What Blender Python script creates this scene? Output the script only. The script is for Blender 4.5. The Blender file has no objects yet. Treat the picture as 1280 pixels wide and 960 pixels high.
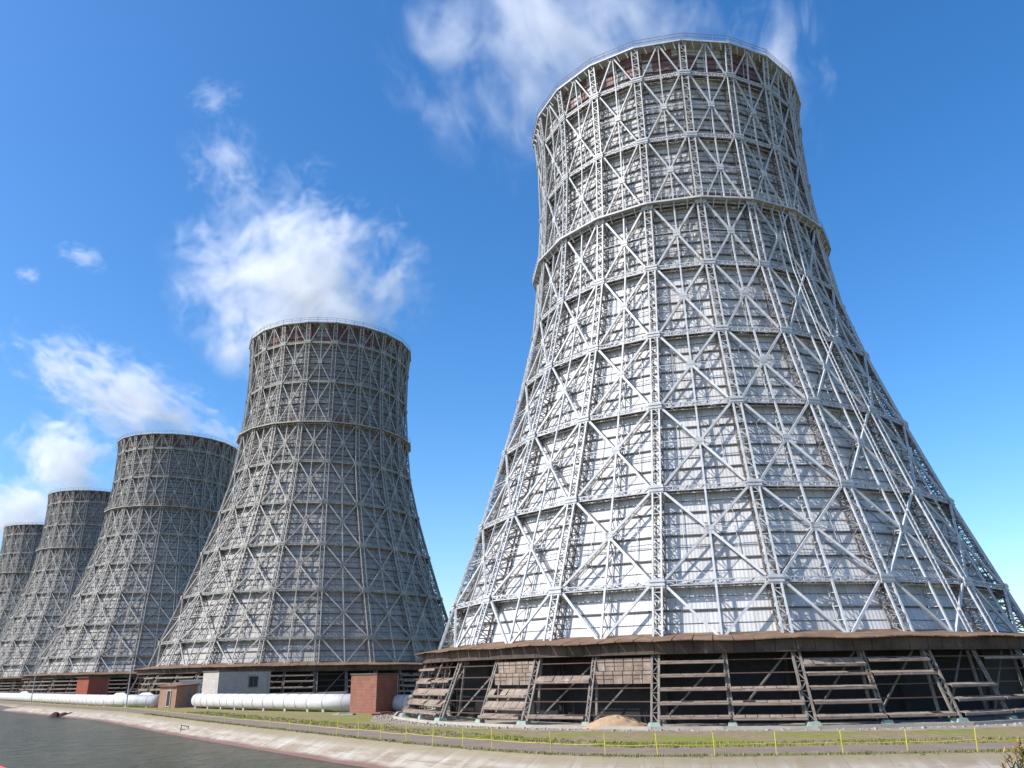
import bpy, math, random
from mathutils import Matrix, Vector
R = math.radians
random.seed(7)
scene = bpy.context.scene
col = scene.collection
CZ = 4.7                                   # eye height above the tower ground

# ------------------------------------------------------------------ helpers
class MB:
    def __init__(self): self.v = []; self.f = []; self.uv = {}; self.mi = {}
    def quad(self, a, b, c, d, uv=None, mi=0):
        n = len(self.v); self.v += [tuple(a), tuple(b), tuple(c), tuple(d)]
        self.f.append((n, n+1, n+2, n+3))
        if uv: self.uv[len(self.f)-1] = uv
        if mi: self.mi[len(self.f)-1] = mi
    def poly(self, pts, mi=0):
        n = len(self.v); self.v += [tuple(p) for p in pts]; self.f.append(tuple(range(n, n+len(pts))))
        if mi: self.mi[len(self.f)-1] = mi
    def bar(self, p, q, w, h=None, up=None, cap=True, mi=0):
        p = Vector(p); q = Vector(q); d = q-p
        if d.length < 1e-6: return
        d.normalize(); h = h or w
        up = Vector(up) if up is not None else Vector((0, 0, 1))
        s = d.cross(up)
        if s.length < .05: s = d.cross(Vector((0, 1, 0)))
        s.normalize(); t = s.cross(d); s *= w/2; t *= h/2
        n = len(self.v)
        for c in (p, q): self.v += [tuple(c+s+t), tuple(c-s+t), tuple(c-s-t), tuple(c+s-t)]
        fs = [(n, n+1, n+5, n+4), (n+1, n+2, n+6, n+5), (n+2, n+3, n+7, n+6), (n+3, n, n+4, n+7)]
        if cap: fs += [(n+3, n+2, n+1, n), (n+4, n+5, n+6, n+7)]
        for f in fs:
            self.f.append(f)
            if mi: self.mi[len(self.f)-1] = mi
    def box(self, c, sx, sy, sz, rz=0, mi=0):
        c = Vector(c); a = Vector((math.cos(rz), math.sin(rz), 0))*sx/2
        self.bar(c-a, c+a, sy, sz, mi=mi)
    def tube(self, pts, r, n=10, caps=True, mi=0):
        pts = [Vector(p) for p in pts]; rings = []
        for i, p in enumerate(pts):
            d = (pts[min(i+1, len(pts)-1)]-pts[max(i-1, 0)]).normalized()
            s = d.cross(Vector((0, 0, 1)))
            if s.length < .05: s = d.cross(Vector((0, 1, 0)))
            s.normalize(); t = s.cross(d); rr = r[i] if isinstance(r, (list, tuple)) else r
            rings.append(len(self.v))
            for k in range(n):
                a = 2*math.pi*k/n; self.v.append(tuple(p+s*rr*math.cos(a)+t*rr*math.sin(a)))
        for i in range(len(rings)-1):
            for k in range(n):
                k2 = (k+1) % n
                self.f.append((rings[i]+k, rings[i]+k2, rings[i+1]+k2, rings[i+1]+k))
                if mi: self.mi[len(self.f)-1] = mi
        if caps:
            self.f.append(tuple(rings[0]+k for k in range(n))[::-1]); self.f.append(tuple(rings[-1]+k for k in range(n)))
            if mi: self.mi[len(self.f)-1] = mi; self.mi[len(self.f)-2] = mi
    def mesh(self, name, mats):
        m = bpy.data.meshes.new(name); m.from_pydata(self.v, [], self.f)
        for x in (mats if isinstance(mats, (list, tuple)) else [mats]): m.materials.append(x)
        if self.uv:
            ul = m.uv_layers.new(name='UVMap').data
            for i, p in enumerate(m.polygons):
                u = self.uv.get(i)
                if u:
                    for k, li in enumerate(p.loop_indices): ul[li].uv = u[k]
        for i, k in self.mi.items(): m.polygons[i].material_index = k
        m.update(); return m
    def build(self, name, mats, parent=None, smooth=False):
        o = link(name, self.mesh(name, mats), parent)
        if smooth:
            for p in o.data.polygons: p.use_smooth = True
        return o
def link(name, data, parent=None):
    o = bpy.data.objects.new(name, data); col.objects.link(o)
    if parent: o.parent = parent
    return o
def tag(o, label=None, cat=None, group=None, kind=None):
    if label: o['label'] = label
    if cat: o['category'] = cat
    if group: o['group'] = group
    if kind: o['kind'] = kind
    return o
def empty(name, loc, rz=0):
    o = link(name, None); o.location = loc; o.rotation_euler = (0, 0, rz); return o
def copy_tree(o, parent=None):
    c = o.copy(); col.objects.link(c)
    if parent: c.parent = parent
    for ch in [x for x in o.children]: copy_tree(ch, c)
    return c

# ------------------------------------------------------------------ materials
class NT:
    def __init__(self, name):
        self.m = bpy.data.materials.new(name); self.m.use_nodes = True
        self.t = self.m.node_tree; self.b = self.t.nodes['Principled BSDF']; self.out = self.t.nodes['Material Output']
    def n(self, typ, **kw):
        x = self.t.nodes.new(typ)
        for k, v in kw.items():
            if k.startswith('i_'): x.inputs[k[2:].replace('_', ' ')].default_value = v
            else: setattr(x, k, v)
        return x
    def l(self, a, b): self.t.links.new(a, b)
    def noise(self, vec, scale, detail=4, rough=.6, dist=0):
        x = self.n('ShaderNodeTexNoise'); x.inputs['Scale'].default_value = scale; x.inputs['Detail'].default_value = detail
        x.inputs['Roughness'].default_value = rough; x.inputs['Distortion'].default_value = dist
        if vec is not None: self.l(vec, x.inputs['Vector'])
        return x.outputs['Fac']
    def mapping(self, vec, sc=(1, 1, 1), loc=(0, 0, 0), rot=(0, 0, 0)):
        x = self.n('ShaderNodeMapping'); x.inputs['Scale'].default_value = sc; x.inputs['Location'].default_value = loc
        x.inputs['Rotation'].default_value = rot; self.l(vec, x.inputs['Vector']); return x.outputs[0]
    def math(self, op, a, b=None, c=None, clamp=False):
        x = self.n('ShaderNodeMath', operation=op, use_clamp=clamp)
        for i, v in enumerate((a, b, c)):
            if v is None: continue
            if isinstance(v, (int, float)): x.inputs[i].default_value = v
            else: self.l(v, x.inputs[i])
        return x.outputs[0]
    def ramp(self, fac, stops):
        x = self.n('ShaderNodeValToRGB'); r = x.color_ramp
        while len(r.elements) < len(stops): r.elements.new(.5)
        for e, (p, c) in zip(r.elements, stops):
            e.position = p; e.color = (c, c, c, 1) if isinstance(c, (int, float)) else (*c, 1)
        self.l(fac, x.inputs[0]); return x.outputs[0]
    def mix(self, fac, a, b, blend='MIX'):
        x = self.n('ShaderNodeMix', data_type='RGBA', blend_type=blend)
        for sock, v in ((x.inputs[0], fac), (x.inputs[6], a), (x.inputs[7], b)):
            if isinstance(v, (int, float)): sock.default_value = v
            elif isinstance(v, tuple): sock.default_value = (*v, 1)
            else: self.l(v, sock)
        return x.outputs[2]
    def bump(self, h, strength=.5, dist=.05):
        x = self.n('ShaderNodeBump'); x.inputs['Strength'].default_value = strength; x.inputs['Distance'].default_value = dist
        self.l(h, x.inputs['Height']); self.l(x.outputs[0], self.b.inputs['Normal'])
    def done(self, colr, rough=.7, metal=0, spec=.3):
        if isinstance(colr, tuple): self.b.inputs['Base Color'].default_value = (*colr, 1)
        else: self.l(colr, self.b.inputs['Base Color'])
        if isinstance(rough, (int, float)): self.b.inputs['Roughness'].default_value = rough
        else: self.l(rough, self.b.inputs['Roughness'])
        self.b.inputs['Metallic'].default_value = metal
        self.b.inputs['Specular IOR Level'].default_value = spec
        return self.m
    def obj(self): return self.n('ShaderNodeTexCoord').outputs['Object']
    def uvc(self): return self.n('ShaderNodeTexCoord').outputs['UV']

def m_noisy(name, c1, c2, scale=1.5, rough=.8, c3=None, t3=(.62, .72), bump=0, spec=.25, detail=5):
    g = NT(name); o = g.obj()
    f = g.noise(o, scale, detail, .65)
    c = g.mix(g.ramp(f, [(.35, 0.), (.65, 1.)]), c1, c2)
    if c3:
        f2 = g.noise(g.mapping(o, (1.7, 1.7, .6), (5, 3, 1)), scale*.8, 6, .7)
        c = g.mix(g.ramp(f2, [(t3[0], 0.), (t3[1], 1.)]), c, c3)
    if bump: g.bump(f, bump, .05)
    return g.done(c, rough, 0, spec)

def m_cladding(name, base, dark, dirt, grime, seam):
    g = NT(name); uv = g.uvc()
    oi = g.n('ShaderNodeObjectInfo'); rv = g.n('ShaderNodeVectorMath', operation='SCALE'); rv.inputs[0].default_value = (310, 0, 0); g.l(oi.outputs['Random'], rv.inputs['Scale'])
    ua = g.n('ShaderNodeVectorMath', operation='ADD'); g.l(uv, ua.inputs[0]); g.l(rv.outputs[0], ua.inputs[1]); uv = ua.outputs[0]
    sep = g.n('ShaderNodeSeparateXYZ'); g.l(uv, sep.inputs[0])
    u, v = sep.outputs[0], sep.outputs[1]
    br = g.n('ShaderNodeTexBrick', offset=0.0, squash=1.0)
    g.l(uv, br.inputs['Vector']); br.inputs['Scale'].default_value = 1
    br.inputs['Brick Width'].default_value = 1.55; br.inputs['Row Height'].default_value = 1.35
    br.inputs['Mortar Size'].default_value = .035; br.inputs['Mortar Smooth'].default_value = .3
    br.inputs['Color1'].default_value = (*base, 1); br.inputs['Color2'].default_value = (*dark, 1); br.inputs['Mortar'].default_value = (*seam, 1)
    c = br.outputs['Color']
    # long runs of dirt down the sheets
    s = g.noise(g.mapping(uv, (1.6, .12, 1)), 1.0, 6, .7)
    c = g.mix(g.ramp(s, [(.42, 0.), (.78, dirt)]), c, (.17, .165, .16))
    wn0 = g.n('ShaderNodeTexWhiteNoise', noise_dimensions='2D'); f0 = g.n('ShaderNodeVectorMath', operation='FLOOR'); g.l(g.mapping(uv, (1/3.1, 1/2.7, 1)), f0.inputs[0]); g.l(f0.outputs[0], wn0.inputs['Vector'])
    c = g.mix(g.ramp(wn0.outputs['Value'], [(.0, .0), (.7, .05), (1., .3)]), c, tuple(x*.62 for x in dark))
    s2 = g.noise(g.mapping(uv, (.12, .12, 1), (9, 4, 0)), 1.0, 4, .6)
    c = g.mix(g.ramp(s2, [(.4, 0.), (.7, .35)]), c, (.30, .285, .265))
    # soot on the upper third
    top = g.math('MULTIPLY', g.ramp(g.math('DIVIDE', v, 100.), [(.52, 0.), (.70, 1.)]), g.ramp(g.noise(g.mapping(uv, (.5, .2, 1)), 1, 5, .7), [(.2, grime*.7), (.7, grime)]))
    c = g.mix(top, c, (.16, .165, .17))
    # oxide-red old sheets under the rim, above the gallery
    vb = g.math('DIVIDE', v, 100.)
    band = g.ramp(vb, [(.0, 0.), (.672, 0.), (.673, 1.), (.696, 1.), (.70, 0.), (.908, 0.), (.912, 1.), (1., 1.)])
    wn = g.n('ShaderNodeTexWhiteNoise', noise_dimensions='2D')
    g.l(g.mapping(g.n('ShaderNodeVectorMath', operation='FLOOR').outputs[0], (1, 1, 1)), wn.inputs['Vector'])
    fl = [x for x in g.t.nodes if x.bl_idname == 'ShaderNodeVectorMath'][-1]
    g.l(g.mapping(uv, (1/1.55, 1/2.7, 1)), fl.inputs[0])
    red = g.math('MULTIPLY', band, g.ramp(wn.outputs['Value'], [(.42, 0.), (.46, .85)]))
    rowband = g.ramp(vb, [(.0, 0.), (.56, 0.), (.6, .8), (1., .8)])
    red2 = g.math('MULTIPLY', rowband, g.ramp(g.noise(g.mapping(uv, (.35, .9, 1), (3, 8, 0)), 1, 3, .5), [(.66, 0.), (.72, 1.)]))
    c = g.mix(g.math('MAXIMUM', red, red2), c, (.16, .045, .04))
    w = g.math('SINE', g.math('MULTIPLY', u, 2*math.pi/.40))
    g.bump(g.math('ADD', w, g.math('MULTIPLY', br.outputs['Fac'], -1.5)), .7, .014)
    return g.done(c, .55, 0, .35)

M = {}
M['steel'] = m_noisy('painted_steel_light', (.54, .55, .56), (.40, .415, .425), .9, .5, (.24, .18, .14), (.58, .70), spec=.4)
M['steel2'] = m_noisy('painted_steel_weathered', (.44, .43, .39), (.29, .285, .26), .7, .6, (.18, .13, .10), (.56, .68), spec=.3)
M['girt'] = m_noisy('girt_steel', (.13, .12, .12), (.09, .09, .09), .8, .7, (.18, .09, .06))
M['lace'] = m_noisy('rusty_lacing', (.27, .255, .24), (.20, .18, .16), 1.1, .7, (.13, .085, .06), (.5, .62))
M['plank'] = m_noisy('walkway_grating', (.10, .085, .075), (.16, .11, .08), 1.5, .8)
M['clad'] = m_cladding('aluminium_cladding_bright', (.62, .62, .615), (.55, .55, .545), .32, .18, (.36, .36, .37))
M['clad2'] = m_cladding('aluminium_cladding_dull', (.44, .415, .385), (.36, .34, .315), .5, .5, (.19, .18, .17))
M['gallery'] = m_noisy('gallery_steel', (.50, .50, .48), (.40, .40, .38), 1., .6, (.25, .2, .16))
M['canopy'] = m_noisy('rusty_canopy_sheet', (.24, .155, .10), (.14, .09, .06), .7, .85, (.33, .26, .20), bump=.3)
M['fascia'] = m_noisy('fascia_board', (.12, .09, .07), (.055, .042, .034), .35, .85, (.25, .21, .17))
M['louvre'] = m_noisy('louvre_board', (.31, .25, .20), (.19, .145, .115), 1.0, .85, (.44, .41, .37), (.58, .70))
M['louvre_dark'] = m_noisy('louvre_rail', (.11, .07, .06), (.08, .05, .04), 1.2, .8)
M['column'] = m_noisy('column_steel', (.24, .21, .185), (.16, .14, .12), 1.2, .8, (.36, .33, .30))
M['foot'] = m_noisy('green_stained_footing', (.33, .41, .34), (.22, .30, .25), 1.4, .9, (.46, .48, .42))
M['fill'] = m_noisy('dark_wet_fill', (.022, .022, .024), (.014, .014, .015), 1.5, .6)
M['conc'] = m_noisy('pale_concrete', (.42, .39, .34), (.33, .30, .26), .5, .9, (.24, .21, .17), bump=.2)
M['conc_dark'] = m_noisy('dark_concrete', (.13, .115, .10), (.09, .08, .07), .5, .9)
M['white'] = m_noisy('white_pipe_wrap', (.56, .56, .56), (.48, .48, .48), .8, .5, (.36, .34, .31), (.55, .72), spec=.4)
M['yellow'] = m_noisy('yellow_paint', (.62, .55, .08), (.50, .43, .07), 2, .5)
M['red'] = m_noisy('red_paint', (.65, .06, .03), (.5, .05, .03), 3, .4)
M['dark'] = m_noisy('dark_paint', (.03, .03, .032), (.05, .05, .05), 2, .5)
M['doorgrey'] = m_noisy('grey_door_paint', (.22, .21, .2), (.17, .16, .155), 2, .5)
M['roof'] = m_noisy('roof_felt', (.10, .085, .08), (.14, .12, .11), 1.2, .9)
M['roofred'] = m_noisy('rusty_roof_sheet', (.26, .13, .09), (.19, .10, .07), 1.2, .8)
M['sand'] = m_noisy('yellow_sand', (.44, .31, .19), (.37, .25, .15), 1.5, .95, bump=.6)
M['plaster'] = m_noisy('cream_block_wall', (.52, .50, .44), (.46, .44, .39), .8, .9)
M['galv'] = m_noisy('galvanised_pole', (.40, .41, .42), (.33, .34, .35), 2, .5)
M['leafdry'] = m_noisy('dry_leaf', (.20, .16, .05), (.12, .12, .035), 6, .8)
M['leaf'] = m_noisy('weed_leaf', (.07, .10, .03), (.045, .07, .02), 6, .8)

def m_brick(name, c1, c2, mortar, sc=1.0):
    g = NT(name); uv = g.uvc()
    br = g.n('ShaderNodeTexBrick'); g.l(uv, br.inputs['Vector'])
    br.inputs['Scale'].default_value = sc; br.inputs['Brick Width'].default_value = .5; br.inputs['Row Height'].default_value = .2
    br.inputs['Mortar Size'].default_value = .02
    br.inputs['Color1'].default_value = (*c1, 1); br.inputs['Color2'].default_value = (*c2, 1); br.inputs['Mortar'].default_value = (*mortar, 1)
    f = g.noise(uv, .9, 5, .7)
    c = g.mix(g.ramp(f, [(.35, 0.), (.7, .5)]), br.outputs['Color'], tuple(x*.6 for x in c2))
    g.bump(br.outputs['Fac'], .3, -.02)
    return g.done(c, .9, 0, .15)
M['brick'] = m_brick('red_brick', (.31, .12, .08), (.23, .09, .065), (.34, .25, .2))
M['brick2'] = m_brick('tan_brick', (.40, .22, .15), (.32, .16, .11), (.42, .35, .28))
M['brick3'] = m_brick('bright_red_brick', (.34, .095, .065), (.28, .08, .055), (.35, .16, .12))
M['block'] = m_brick('grey_block', (.47, .435, .39), (.42, .39, .35), (.36, .33, .30), .6)

def m_ground():
    g = NT('rough_grass_ground'); o = g.obj()
    a = g.noise(g.mapping(o, (1, 1, 1)), .12, 6, .65); b = g.noise(g.mapping(o, (1, 1, 1), (20, 0, 0)), 1.1, 6, .7)
    c = g.mix(g.ramp(b, [(.35, 0.), (.65, 1.)]), (.15, .185, .035), (.26, .24, .07))
    c = g.mix(g.ramp(a, [(.42, 0.), (.54, 1.)]), c, g.mix(g.ramp(b, [(.4, 0.), (.6, 1.)]), (.30, .225, .14), (.20, .165, .09)))
    g.bump(b, .7, .15)
    return g.done(c, .95, 0, .1)
def m_asphalt():
    g = NT('old_asphalt'); o = g.obj()
    a = g.noise(g.mapping(o), .35, 6, .7); b = g.noise(o, 6, 3, .6)
    c = g.mix(g.ramp(a, [(.35, 0.), (.7, 1.)]), (.20, .155, .12), (.27, .21, .16))
    c = g.mix(g.ramp(b, [(.45, 0.), (.75, .5)]), c, (.12, .11, .10))
    c = g.mix(g.ramp(g.noise(g.mapping(o, (1, 1, 1), (50, 7, 0)), .5, 7, .75), [(.6, 0.), (.68, .8)]), c, (.34, .29, .22))
    g.bump(b, .3, .02); return g.done(c, .9, 0, .2)
def m_slope():
    g = NT('concrete_bank_slabs'); uv = g.uvc()
    br = g.n('ShaderNodeTexBrick', offset=0.); g.l(uv, br.inputs['Vector']); br.inputs['Scale'].default_value = 1
    br.inputs['Brick Width'].default_value = 2.6; br.inputs['Row Height'].default_value = 1.9; br.inputs['Mortar Size'].default_value = .05
    br.inputs['Color1'].default_value = (.42, .38, .32, 1); br.inputs['Color2'].default_value = (.36, .325, .27, 1); br.inputs['Mortar'].default_value = (.29, .255, .20, 1)
    a = g.noise(g.mapping(uv, (.18, .9, 1)), 1, 6, .7)
    c = g.mix(g.ramp(a, [(.38, 0.), (.6, .9)]), br.outputs['Color'], (.24, .19, .13))
    b = g.noise(g.mapping(uv, (.9, .15, 1), (4, 4, 0)), 1, 5, .7)
    c = g.mix(g.ramp(b, [(.5, 0.), (.7, .6)]), c, (.52, .49, .43))
    sep = g.n('ShaderNodeSeparateXYZ'); g.l(uv, sep.inputs[0])
    edge = g.ramp(g.math('ADD', g.math('DIVIDE', sep.outputs[1], 6.), g.math('MULTIPLY', g.math('SUBTRACT', a, .5), .12)), [(.0, 0.), (.43, 0.), (.50, .9), (1., 1.)])
    c = g.mix(edge, c, (.17, .095, .08))            # damp algae line along the water
    edge2 = g.ramp(g.math('ADD', g.math('DIVIDE', sep.outputs[1], 6.), g.math('MULTIPLY', g.math('SUBTRACT', a, .5), .25)), [(.0, .8), (.10, .7), (.22, 0.), (1., 0.)])
    c = g.mix(edge2, c, (.23, .19, .11))
    g.bump(br.outputs['Fac'], .4, -.03); return g.done(c, .9, 0, .2)
def m_water():
    g = NT('canal_water'); o = g.obj()
    a = g.noise(g.mapping(o, (1, .5, 1), rot=(0, 0, .5)), .6, 7, .7, .4); b = g.noise(g.mapping(o, (.3, .8, 1), rot=(0, 0, -.3)), .35, 5, .65)
    g.bump(g.math('ADD', a, g.math('MULTIPLY', b, 1.6)), 1.0, 1.1)
    d = g.noise(g.mapping(o, (1, .35, 1), rot=(0, 0, .6)), .05, 5, .65)
    c = g.mix(g.ramp(d, [(.35, 0.), (.65, 1.)]), (.055, .066, .040), (.095, .092, .052))
    m = g.done(c, .2, 0, .4); g.b.inputs['IOR'].default_value = 1.33; return m
M['ground'] = m_ground(); M['asphalt'] = m_asphalt(); M['slope'] = m_slope(); M['water'] = m_water()

# ------------------------------------------------------------------ the towers
N = 20; A = math.pi/N                         # half bay angle
TH = 2*A
# ring levels of the space frame: height above eye, radius
LV = [(3.4, 39.6), (8.8, 37.7), (19.5, 33.9), (30.4, 30.4), (41.1, 27.2), (52.1, 24.6), (62.5, 23.5), (74.3, 22.7), (85.5, 22.8), (91.2, 23.3)]
LV = [(z+CZ, r) for z, r in LV]
NL = len(LV)
def rad(z):
    for (z0, r0), (z1, r1) in zip(LV, LV[1:]):
        if z <= z1: return r0+(r1-r0)*(z-z0)/(z1-z0)
    return LV[-1][1]
def depth(z): return 1.75-.45*min(1, max(0, (z-8)/60))
def P(r, t, z): return Vector((t, -r, z))
OUT = Vector((0, -1, 0))
UP = Vector((0, 0, 1))

def rib_mesh(mat):
    b = MB(); w = .46
    for i in range(NL-1):
        (z0, r0), (z1, r1) = LV[i], LV[i+1]
        full = (z1-z0) > 7
        big = i < 6
        for s in (-1, 1):
            b.bar(P(r0, s*w, z0), P(r1, s*w, z1), .19 if big else .16, .19, OUT)
            b.bar(P(r0-depth(z0), s*w, z0), P(r1-depth(z1), s*w, z1), .13, .13, OUT, mi=1)
        n = 11 if full else 6
        for k in range(n):
            za = z0+(z1-z0)*k/n; zb = z0+(z1-z0)*(k+1)/n; ra, rb = rad(za), rad(zb); da, db = depth(za), depth(zb)
            s = 1 if k % 2 else -1
            b.bar(P(ra, -s*w, za), P(rb, s*w, zb), .08, .08, OUT, mi=k % 2)
            b.bar(P(rb, -w, zb), P(rb, w, zb), .09, .09, OUT)
            for t in (-w, w):
                if k % 2: b.bar(P(ra-da, t, za), P(rb, t, zb), .11, .08, mi=1)
                else: b.bar(P(ra, t, za), P(rb-db, t, zb), .11, .08, mi=1)
                b.bar(P(rb, t, zb), P(rb-db, t, zb), .08, mi=1)
        # node plates, stubs, bolts at the joints
    for i in range(1, NL-1):
        z, r = LV[i]
        b.bar(P(r+.15, -.78, z), P(r+.15, .78, z), .10, .95)
        b.poly([P(r, .4, z-.4), P(r, 1.0, z-.45), P(r-depth(z)*.9, .5, z-1.5), P(r-depth(z)*.9, .4, z-1.5)])
        b.bar(P(r+.22, -.84, z+.2), P(r+.22, .84, z+.2), .13, .13)
        b.bar(P(r+.22, -.84, z-.2), P(r+.22, .84, z-.2), .13, .13)
        b.bar(P(r+.05, 0, z), P(r-depth(z), 0, z), .3, .3)
    return b.mesh('rib', mat)

def bay_mesh(mat):
    b = MB(); ca, sa = math.cos(A), math.sin(A)
    def C(z, s, off=0, dr=0): r = rad(z); return P(r*ca+dr, s*(r*sa-off), z)
    def Dm(z, dr=0): return P(rad(z)*ca+dr, 0, z)
    for i in range(NL-1):
        z0, z1 = LV[i][0], LV[i+1][0]; zm = (z0+z1)/2; low = i < 6
        W = .26 if low else .19
        b.bar(Dm(z0, -.05), Dm(z1, -.05), .2 if low else .16, .2, OUT)
        if i == 0:
            for s in (-1, 1): b.bar(C(z1-.3, s, .9), P(rad(z0)*ca, s*.3, z0), W, .24, OUT)
        elif i == NL-2:
            for s in (-1, 1): b.bar(C(z0+.3, s, .8), P(rad(z1)*ca, s*.15, z1-.3), W, .2, OUT)
        else:
            for s in (-1, 1):
                b.bar(C(z0+.45, s, .85), C(z1-.45, -s, .85), W, .22, OUT)
            zc = z0+(z1-z0)*rad(z0)/(rad(z0)+rad(z1)); rc = rad(zc)*ca     # crossing point of the trapezoid's diagonals
            b.bar(P(rc+.16, -.48, zc), P(rc+.16, .48, zc), .08, .95)
            b.bar(P(rc+.16, -.5, zc), P(rc+.16, .5, zc), .14, .14)
            # second diagonal on the inner side, ties and thin wind bracing
            d = depth(zc); q = LV[i+1][1]*sa*.5
            b.bar(C(z0+.5, -1, .9, -d*.55), C(z1-.5, 1, .9, -d*.55), .17 if low else .12, .14, OUT, mi=1)
            b.bar(C(z0+.5, 1, .9, -d*.75), C(z1-.5, -1, .9, -d*.75), .09, .09, OUT, mi=1)
            b.bar(P(rc, 0, zc), P(rc-d, 0, zc), .16)
            for s in (-1, 1):
                b.bar(P(rc, 0, zc+.25), C(zc+.25, s, .5, -.05), .07)
                b.bar(P(rc, 0, zc-.2), C(zc-.2, s, .5, -.05), .05)
                zq = zc+(z1-zc)*.5; zr = zc-(zc-z0)*.5
                for zz, tt in ((zq, s), (zr, s)):
                    px = P(rad(zz)*ca, tt*rad(zz)*sa*.5, zz)
                    b.bar(px, P(rad(zz)*ca-depth(zz), tt*rad(zz)*sa*.5, zz), .08)
                if low:
                    b.bar(C(z0+.4, s, .6, -d+.12), P(rad(zr)*ca-d+.12, s*rad(zr)*sa*.5, zr), .05, .05, OUT)
                    b.bar(P(rad(z0)*ca-d+.12, s*.2, z0+.3), P(rad(zr)*ca-d+.12, s*rad(zr)*sa*.5, zr), .05, .05, OUT)
                    b.bar(P(rad(zr)*ca-d+.3, s*rad(zr)*sa*.5, zr), P(rad(zq)*ca-d+.3, s*rad(zq)*sa*.5, zq), .06, .06, OUT)
        # laced post behind the middle post
        n = 8 if (z1-z0) > 7 else 4
        b.bar(P(rad(z0)*ca-depth(z0)+.3, 0, z0), P(rad(z1)*ca-depth(z1)+.3, 0, z1), .1, .1, OUT)
        if low:
            for k in range(n):
                za = z0+(z1-z0)*k/n; zb = z0+(z1-z0)*(k+1)/n
                ra, rb = rad(za)*ca, rad(zb)*ca; da, db = depth(za), depth(zb)
                if k % 2: b.bar(P(ra-da+.3, 0, za), P(rb, 0, zb), .08, .07, mi=1)
                else: b.bar(P(ra, 0, za), P(rb-db+.3, 0, zb), .08, .07, mi=1)
                b.bar(P(rb, 0, zb), P(rb-db, 0, zb), .08)
    return b.mesh('bay_bracing', mat)

def pol(r, ang, z): return Vector((r*math.sin(ang), -r*math.cos(ang), z))
def ring_mesh(i, mat):
    b = MB(); z, r = LV[i]; d = depth(z)
    for k in range(N): b.bar(pol(r-d*.62, k*TH, z-.12), pol(r-d*.62, (k+1)*TH, z-.12), .7, .1, UP, mi=1)
    for k in range(N):
        a0, a1 = k*TH, (k+1)*TH
        for dz in (-.24, .24):
            b.bar(pol(r, a0, z+dz), pol(r, a1, z+dz), .11, .11)
        b.bar(pol(r-d+.25, a0, z), pol(r-d+.25, a1, z), .2, .2)
        b.bar(pol(r-d*.5, a0, z-.4), pol(r-d*.5, a1, z-.4), .12, .12)
        n = 12
        def lerp(rr, f, dz=0): return pol(rr, a0, z+dz).lerp(pol(rr, a1, z+dz), f)
        for j in range(n):
            f0, f1 = j/n, (j+1)/n
            if j % 2:
                b.bar(lerp(r, f0, -.24), lerp(r-d+.25, f1), .1, mi=2); b.bar(lerp(r, f0, .24), lerp(r, f1, -.24), .09)
                b.bar(lerp(r-d*.5, f0, -.4), lerp(r, f1, .24), .09, mi=2)
            else:
                b.bar(lerp(r-d+.25, f0), lerp(r, f1, -.24), .1, mi=2); b.bar(lerp(r, f0, -.24), lerp(r, f1, .24), .09)
                b.bar(lerp(r-d*.5, f0, -.4), lerp(r-d+.25, f1, 0), .09, mi=2)
            jr = random.Random(i*991+k*31+j); b.bar(lerp(r-jr.uniform(0, d*.8), f0, jr.uniform(-.5, .3)), lerp(r-jr.uniform(0, d*.8), f1, jr.uniform(-.6, .3)), .07, mi=jr.choice([0, 2]))
            b.bar(lerp(r, f1, -.24), lerp(r-d+.25, f1, 0), .09, mi=2)
            b.bar(lerp(r, f1, -.24), lerp(r, f1, .24), .08)
    return b.mesh('ring_truss', mat)

def clad_mesh(mat):
    b = MB()
    zs = [LV[0][0]-.6]+[l[0] for l in LV[1:]]
    for k in range(N):
        a0, a1 = k*TH, (k+1)*TH
        for z0, z1 in zip(zs, zs[1:]):
            r0, r1 = rad(z0)-depth(z0), rad(z1)-depth(z1)
            h0, h1 = r0*math.sin(A), r1*math.sin(A); u = k*17.0+200
            b.quad(pol(r0, a0, z0), pol(r0, a1, z0), pol(r1, a1, z1), pol(r1, a0, z1), [(u-h0, z0), (u+h0, z0), (u+h1, z1), (u-h1, z1)])
            b.quad(pol(r1-.2, a0, z1), pol(r1-.2, a1, z1), pol(r0-.2, a1, z0), pol(r0-.2, a0, z0), [(u-h1, z1), (u+h1, z1), (u+h0, z0), (u-h0, z0)])
        z = zs[-1]; r = rad(z)-depth(z)
        b.quad(pol(r, a0, z), pol(r, a1, z), pol(r-.2, a1, z), pol(r-.2, a0, z))
    return b.mesh('cladding', mat)
def girt_mesh(mat):
    b = MB()
    for i in range(NL-1):
        z0, z1 = LV[i][0], LV[i+1][0]
        n = (2 if i == 0 else 4) if i < 5 else (3 if i == NL-2 else (6 if i > 5 else 5))
        for j in range(1, n):
            z = z0+(z1-z0)*j/n; r = rad(z)-depth(z)+.13
            for k in range(N):
                b.bar(pol(r, k*TH, z), pol(r, (k+1)*TH, z), .2, .15 if i < 5 else .2)
    # light sheeting rails between sheets
        for j in range(n):
            z = z0+(z1-z0)*(j+.5)/n; r = rad(z)-depth(z)+.05
            for k in range(N): b.bar(pol(r, k*TH, z), pol(r, (k+1)*TH, z), .05, .04)
    return b.mesh('girts', mat)

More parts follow.
